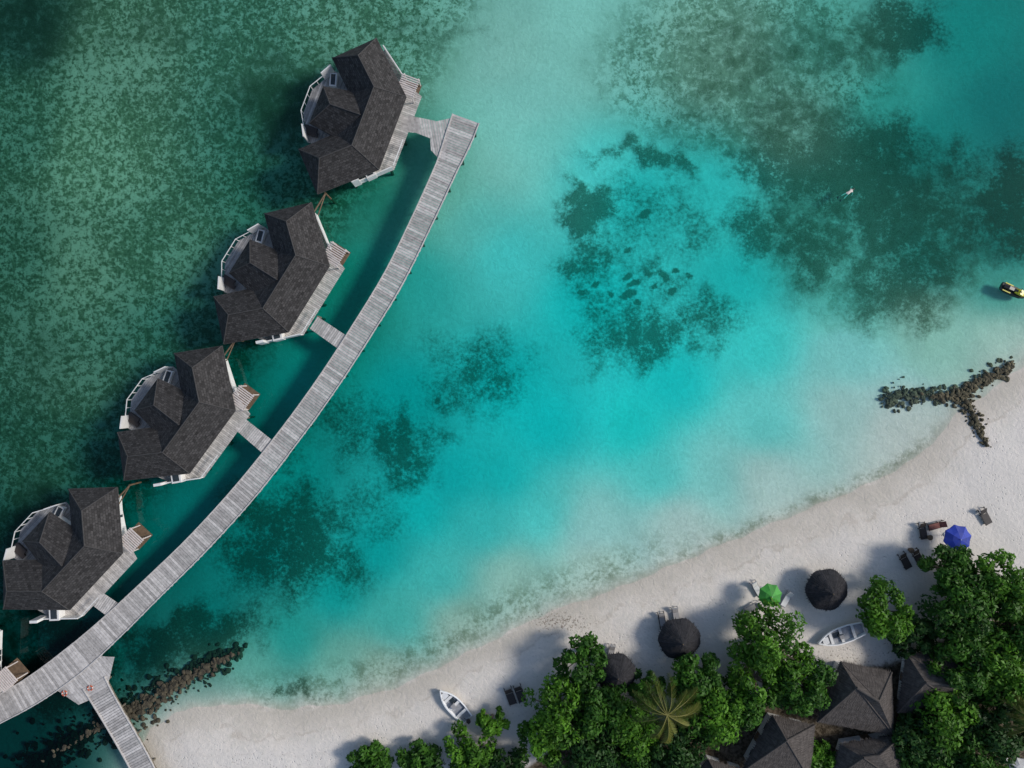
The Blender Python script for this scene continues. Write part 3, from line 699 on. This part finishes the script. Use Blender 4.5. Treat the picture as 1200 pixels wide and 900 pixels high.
def side_table(px,py):
    x,y,g=G(px,py,.4); m=MB(); m.tube((x,y,g+.42),(x,y,g+.46),.32,n=20); m.tube((x,y,g),(x,y,g+.42),.05)
    m.tube((x,y,g),(x,y,g+.03),.2,n=14); m.obj('side_table',[M_BROWN],origin=(x,y,g))
side_table(1090,630);side_table(1068,645);side_table(784,730)

# ------------------------------------------------------------ boats
def hull(px,py,ang,L,W,Hh,name,mh,mi,z=None,motor=True):
    x,y,g=G(px,py,.3); z=g if z is None else z; root=empty(name,(x,y,z)); a=math.radians(ang); m=MB(); n=22; ca,sa=math.cos(a),math.sin(a)
    def w_(lx,ly,lz): return (x+lx*ca-ly*sa,y+lx*sa+ly*ca,z+lz)
    def prof(t):
        w=W/2*(0.78+0.22*min(t/.3,1))*(1-max(0,(t-.45)/.55)**2.3); return max(w,.02)
    rings=[]
    for i in range(n+1):
        t=i/n; lx=-L/2+L*t; w=prof(t); sh=Hh*(1+.35*t*t); bt=.28*Hh*max(0,(t-.6)/.4)**2*2
        iw=max(w-.13,.005); 
        rings.append([w_(lx,-w,sh),w_(lx,-w*.9,sh*.5+bt*.5),w_(lx,-w*.45,bt+.05),w_(lx,0,bt-.02),w_(lx,w*.45,bt+.05),w_(lx,w*.9,sh*.5+bt*.5),w_(lx,w,sh),w_(lx,iw,sh+.02),w_(lx,iw*.9,sh*.45+bt*.6),w_(lx,-iw*.9,sh*.45+bt*.6),w_(lx,-iw,sh+.02)])
    vs=[p for r in rings for p in r]; k=len(rings[0])
    for i in range(n):
        for j in range(k):
            mat=1 if j in(8,) else 0
            m.add([vs[i*k+j],vs[i*k+(j+1)%k],vs[(i+1)*k+(j+1)%k],vs[(i+1)*k+j]],[(0,1,2,3)],mat)
    m.face(rings[0][:7],0);m.face(rings[0][6:]+[rings[0][0]],0)
    m.obj('hull',[mh,mi],root)
    m=MB()
    for t in(.22,.48,.7):
        w=prof(t)-.12; lx=-L/2+L*t; c=w_(lx,0,Hh*.85); m.box(c,(.32,w*2,.06),a,0)
    c=w_(L*.33,0,Hh*1.12); m.box(c,(.7,prof(.83)*1.3,.05),a,0)
    c=w_(-.05,.1,Hh*.95); m.box(c,(.5,.45,.5),a,1); m.box(w_(.3,-.15,Hh*.6),(.9,.5,.12),a,2)
    m.obj('benches_and_console',[M_WHITE,M_CUSH,M_GLASS],root)
    if motor:
        m=MB(); m.box(w_(-L/2-.15,0,Hh*1.15),(.42,.32,.42),a,0); m.box(w_(-L/2-.18,0,Hh*.5),(.16,.12,.8),a,0); m.tube(w_(-L/2,0,Hh*1.2),w_(-L/2+.5,.1,Hh*1.25),.03); m.obj('outboard_motor',[M_RAT],root)
M_INT=simple('boat_interior',(0.30,0.31,0.33),.7)
M_HULL=simple('white_hull',(0.82,0.82,0.81),.35,.03)
hull(532,825,-47+180,4.7,1.9,.6,'motor_dinghy',M_HULL,M_INT)
hull(984,744,18+180,5.6,2.0,.6,'motor_dinghy',M_HULL,M_INT,motor=False)

def jetski(px,py,ang):
    x,y,_=P(px,py,.4); z=-.12; root=empty('jet_ski',(x,y,z)); a=math.radians(ang); ca,sa=math.cos(a),math.sin(a)
    def w_(lx,ly,lz): return (x+lx*ca-ly*sa,y+lx*sa+ly*ca,z+lz)
    def loft(m,secs,mat):
        rr=[]
        for lx,w,z0,z1 in secs: rr.append([w_(lx,-w*.55,z0),w_(lx,-w,(z0+z1)*.5),w_(lx,-w*.8,z1),w_(lx,w*.8,z1),w_(lx,w,(z0+z1)*.5),w_(lx,w*.55,z0)])
        for r,q in zip(rr[:-1],rr[1:]):
            for j in range(6): m.add([r[j],r[(j+1)%6],q[(j+1)%6],q[j]],[(0,1,2,3)],mat)
        m.face(rr[0],mat);m.face(rr[-1][::-1],mat)
    m=MB(); loft(m,[(-1.6,.5,0,.38),(-1.0,.6,-.1,.42),(0,.62,-.12,.45),(.8,.55,-.1,.5),(1.3,.35,0,.55),(1.65,.06,.3,.55)],0)
    loft(m,[(-.1,.28,.45,.75),(.35,.36,.45,.92),(.8,.36,.48,.85),(1.3,.2,.5,.66),(1.5,.05,.52,.58)],1)
    loft(m,[(-1.45,.2,.4,.62),(-.9,.25,.42,.78),(-.3,.2,.44,.74),(.1,.16,.5,.86)],0)
    m.tube(w_(.3,-.42,1.0),w_(.3,.42,1.0),.03,mat=0); m.tube(w_(.3,0,1.0),w_(.5,0,.85),.07,mat=0)
    m.box(w_(-.9,.45,.46),(1.0,.12,.04),a,1);m.box(w_(-.9,-.45,.46),(1.0,.12,.04),a,1)
    m.obj('hull_and_seat',[M_BLK,M_YEL],root)
M_BLK=simple('black_hull',(0.015,0.015,0.017),.35); M_YEL=simple('yellow_gelcoat',(0.55,0.49,0.02),.35,.08)
jetski(1190,341,-25)

M_OR=simple('orange_ring',(0.42,0.08,0.03),.5,.1)
for px,py in((76,812),(106,806)):
    x,y,_=P(px,py,DZ); m=MB(); n=20;k=8
    vs=[];z=DZ+.09
    for i in range(n):
        for j in range(k):
            A=2*math.pi*i/n;Bq=2*math.pi*j/k; rr=.27+.07*math.cos(Bq); vs.append((x+rr*math.cos(A),y+rr*math.sin(A),z+.07*math.sin(Bq)))
    for i in range(n):
        for j in range(k):
            m.add([vs[i*k+j],vs[((i+1)%n)*k+j],vs[((i+1)%n)*k+(j+1)%k],vs[i*k+(j+1)%k]],[(0,1,2,3)],1 if i%5==0 else 0)
    m.obj('life_ring',[M_OR,M_WHITE],origin=(x,y,z))

# ------------------------------------------------------------ snorkeller
def swimmer(px,py,ang):
    x,y,_=P(px,py,0); root=empty('snorkeller',(x,y,0)); a=math.radians(ang)
    J={'pel':((0,0,-.05),.15),'bel':((.18,0,-.03),.13),'che':((.42,0,-.02),.16),'nec':((.60,0,0),.06),'hea':((.76,0,0),.10),
    'ls':((.50,.19,-.02),.06),'le':((.72,.36,-.12),.045),'lh':((.95,.34,-.18),.035),'rs':((.50,-.19,-.02),.06),'re':((.36,-.44,-.12),.045),'rh':((.15,-.52,-.14),.035),
    'lp':((-.08,.10,-.05),.10),'lk':((-.46,.16,-.09),.065),'la':((-.85,.20,-.05),.04),'rp':((-.08,-.10,-.05),.10),'rk':((-.44,-.20,-.16),.065),'ra':((-.80,-.26,-.04),.04)}
    E=[('pel','bel'),('bel','che'),('che','nec'),('nec','hea'),('che','ls'),('ls','le'),('le','lh'),('che','rs'),('rs','re'),('re','rh'),('pel','lp'),('lp','lk'),('lk','la'),('pel','rp'),('rp','rk'),('rk','ra')]
    ks=list(J); me=bpy.data.meshes.new('body'); me.from_pydata([J[k][0] for k in ks],[(ks.index(p),ks.index(q)) for p,q in E],[])
    ob=bpy.data.objects.new('body',me); COL.objects.link(ob); ob.parent=root
    ob.modifiers.new('s','SKIN')
    for i,k in enumerate(ks):
        me.skin_vertices[0].data[i].radius=(J[k][1],J[k][1]*.85); me.skin_vertices[0].data[i].use_root=(i==0)
    ss=ob.modifiers.new('ss','SUBSURF'); ss.levels=2; ss.render_levels=2
    me.materials.append(simple('rash_vest_and_skin',(0.66,0.56,0.50),.6,.15,2))
    m=MB()
    for k,sg in(('la',1),('ra',-1)):
        p=Vector(J[k][0]); m.face([p+Vector((0,.05,0)),p+Vector((-.2,.10,.03)),p+Vector((-.55,.14,.0)),p+Vector((-.55,-.10,.0)),p+Vector((-.2,-.08,.03)),p+Vector((0,-.05,0))])
    m.tube((.84,.06,.0),(.80,.12,.3),.015)
    f=m.obj('fins_and_snorkel',[M_BLK]); f.parent=root
    h=MB(); v=IV*np.array([.11,.1,.085])+np.array([.76,0,.035]); h.add(v,IF); hh=h.obj('hair',[M_RAT]); hh.parent=root
    root.rotation_euler=(0,0,a)
swimmer(994,226,35)
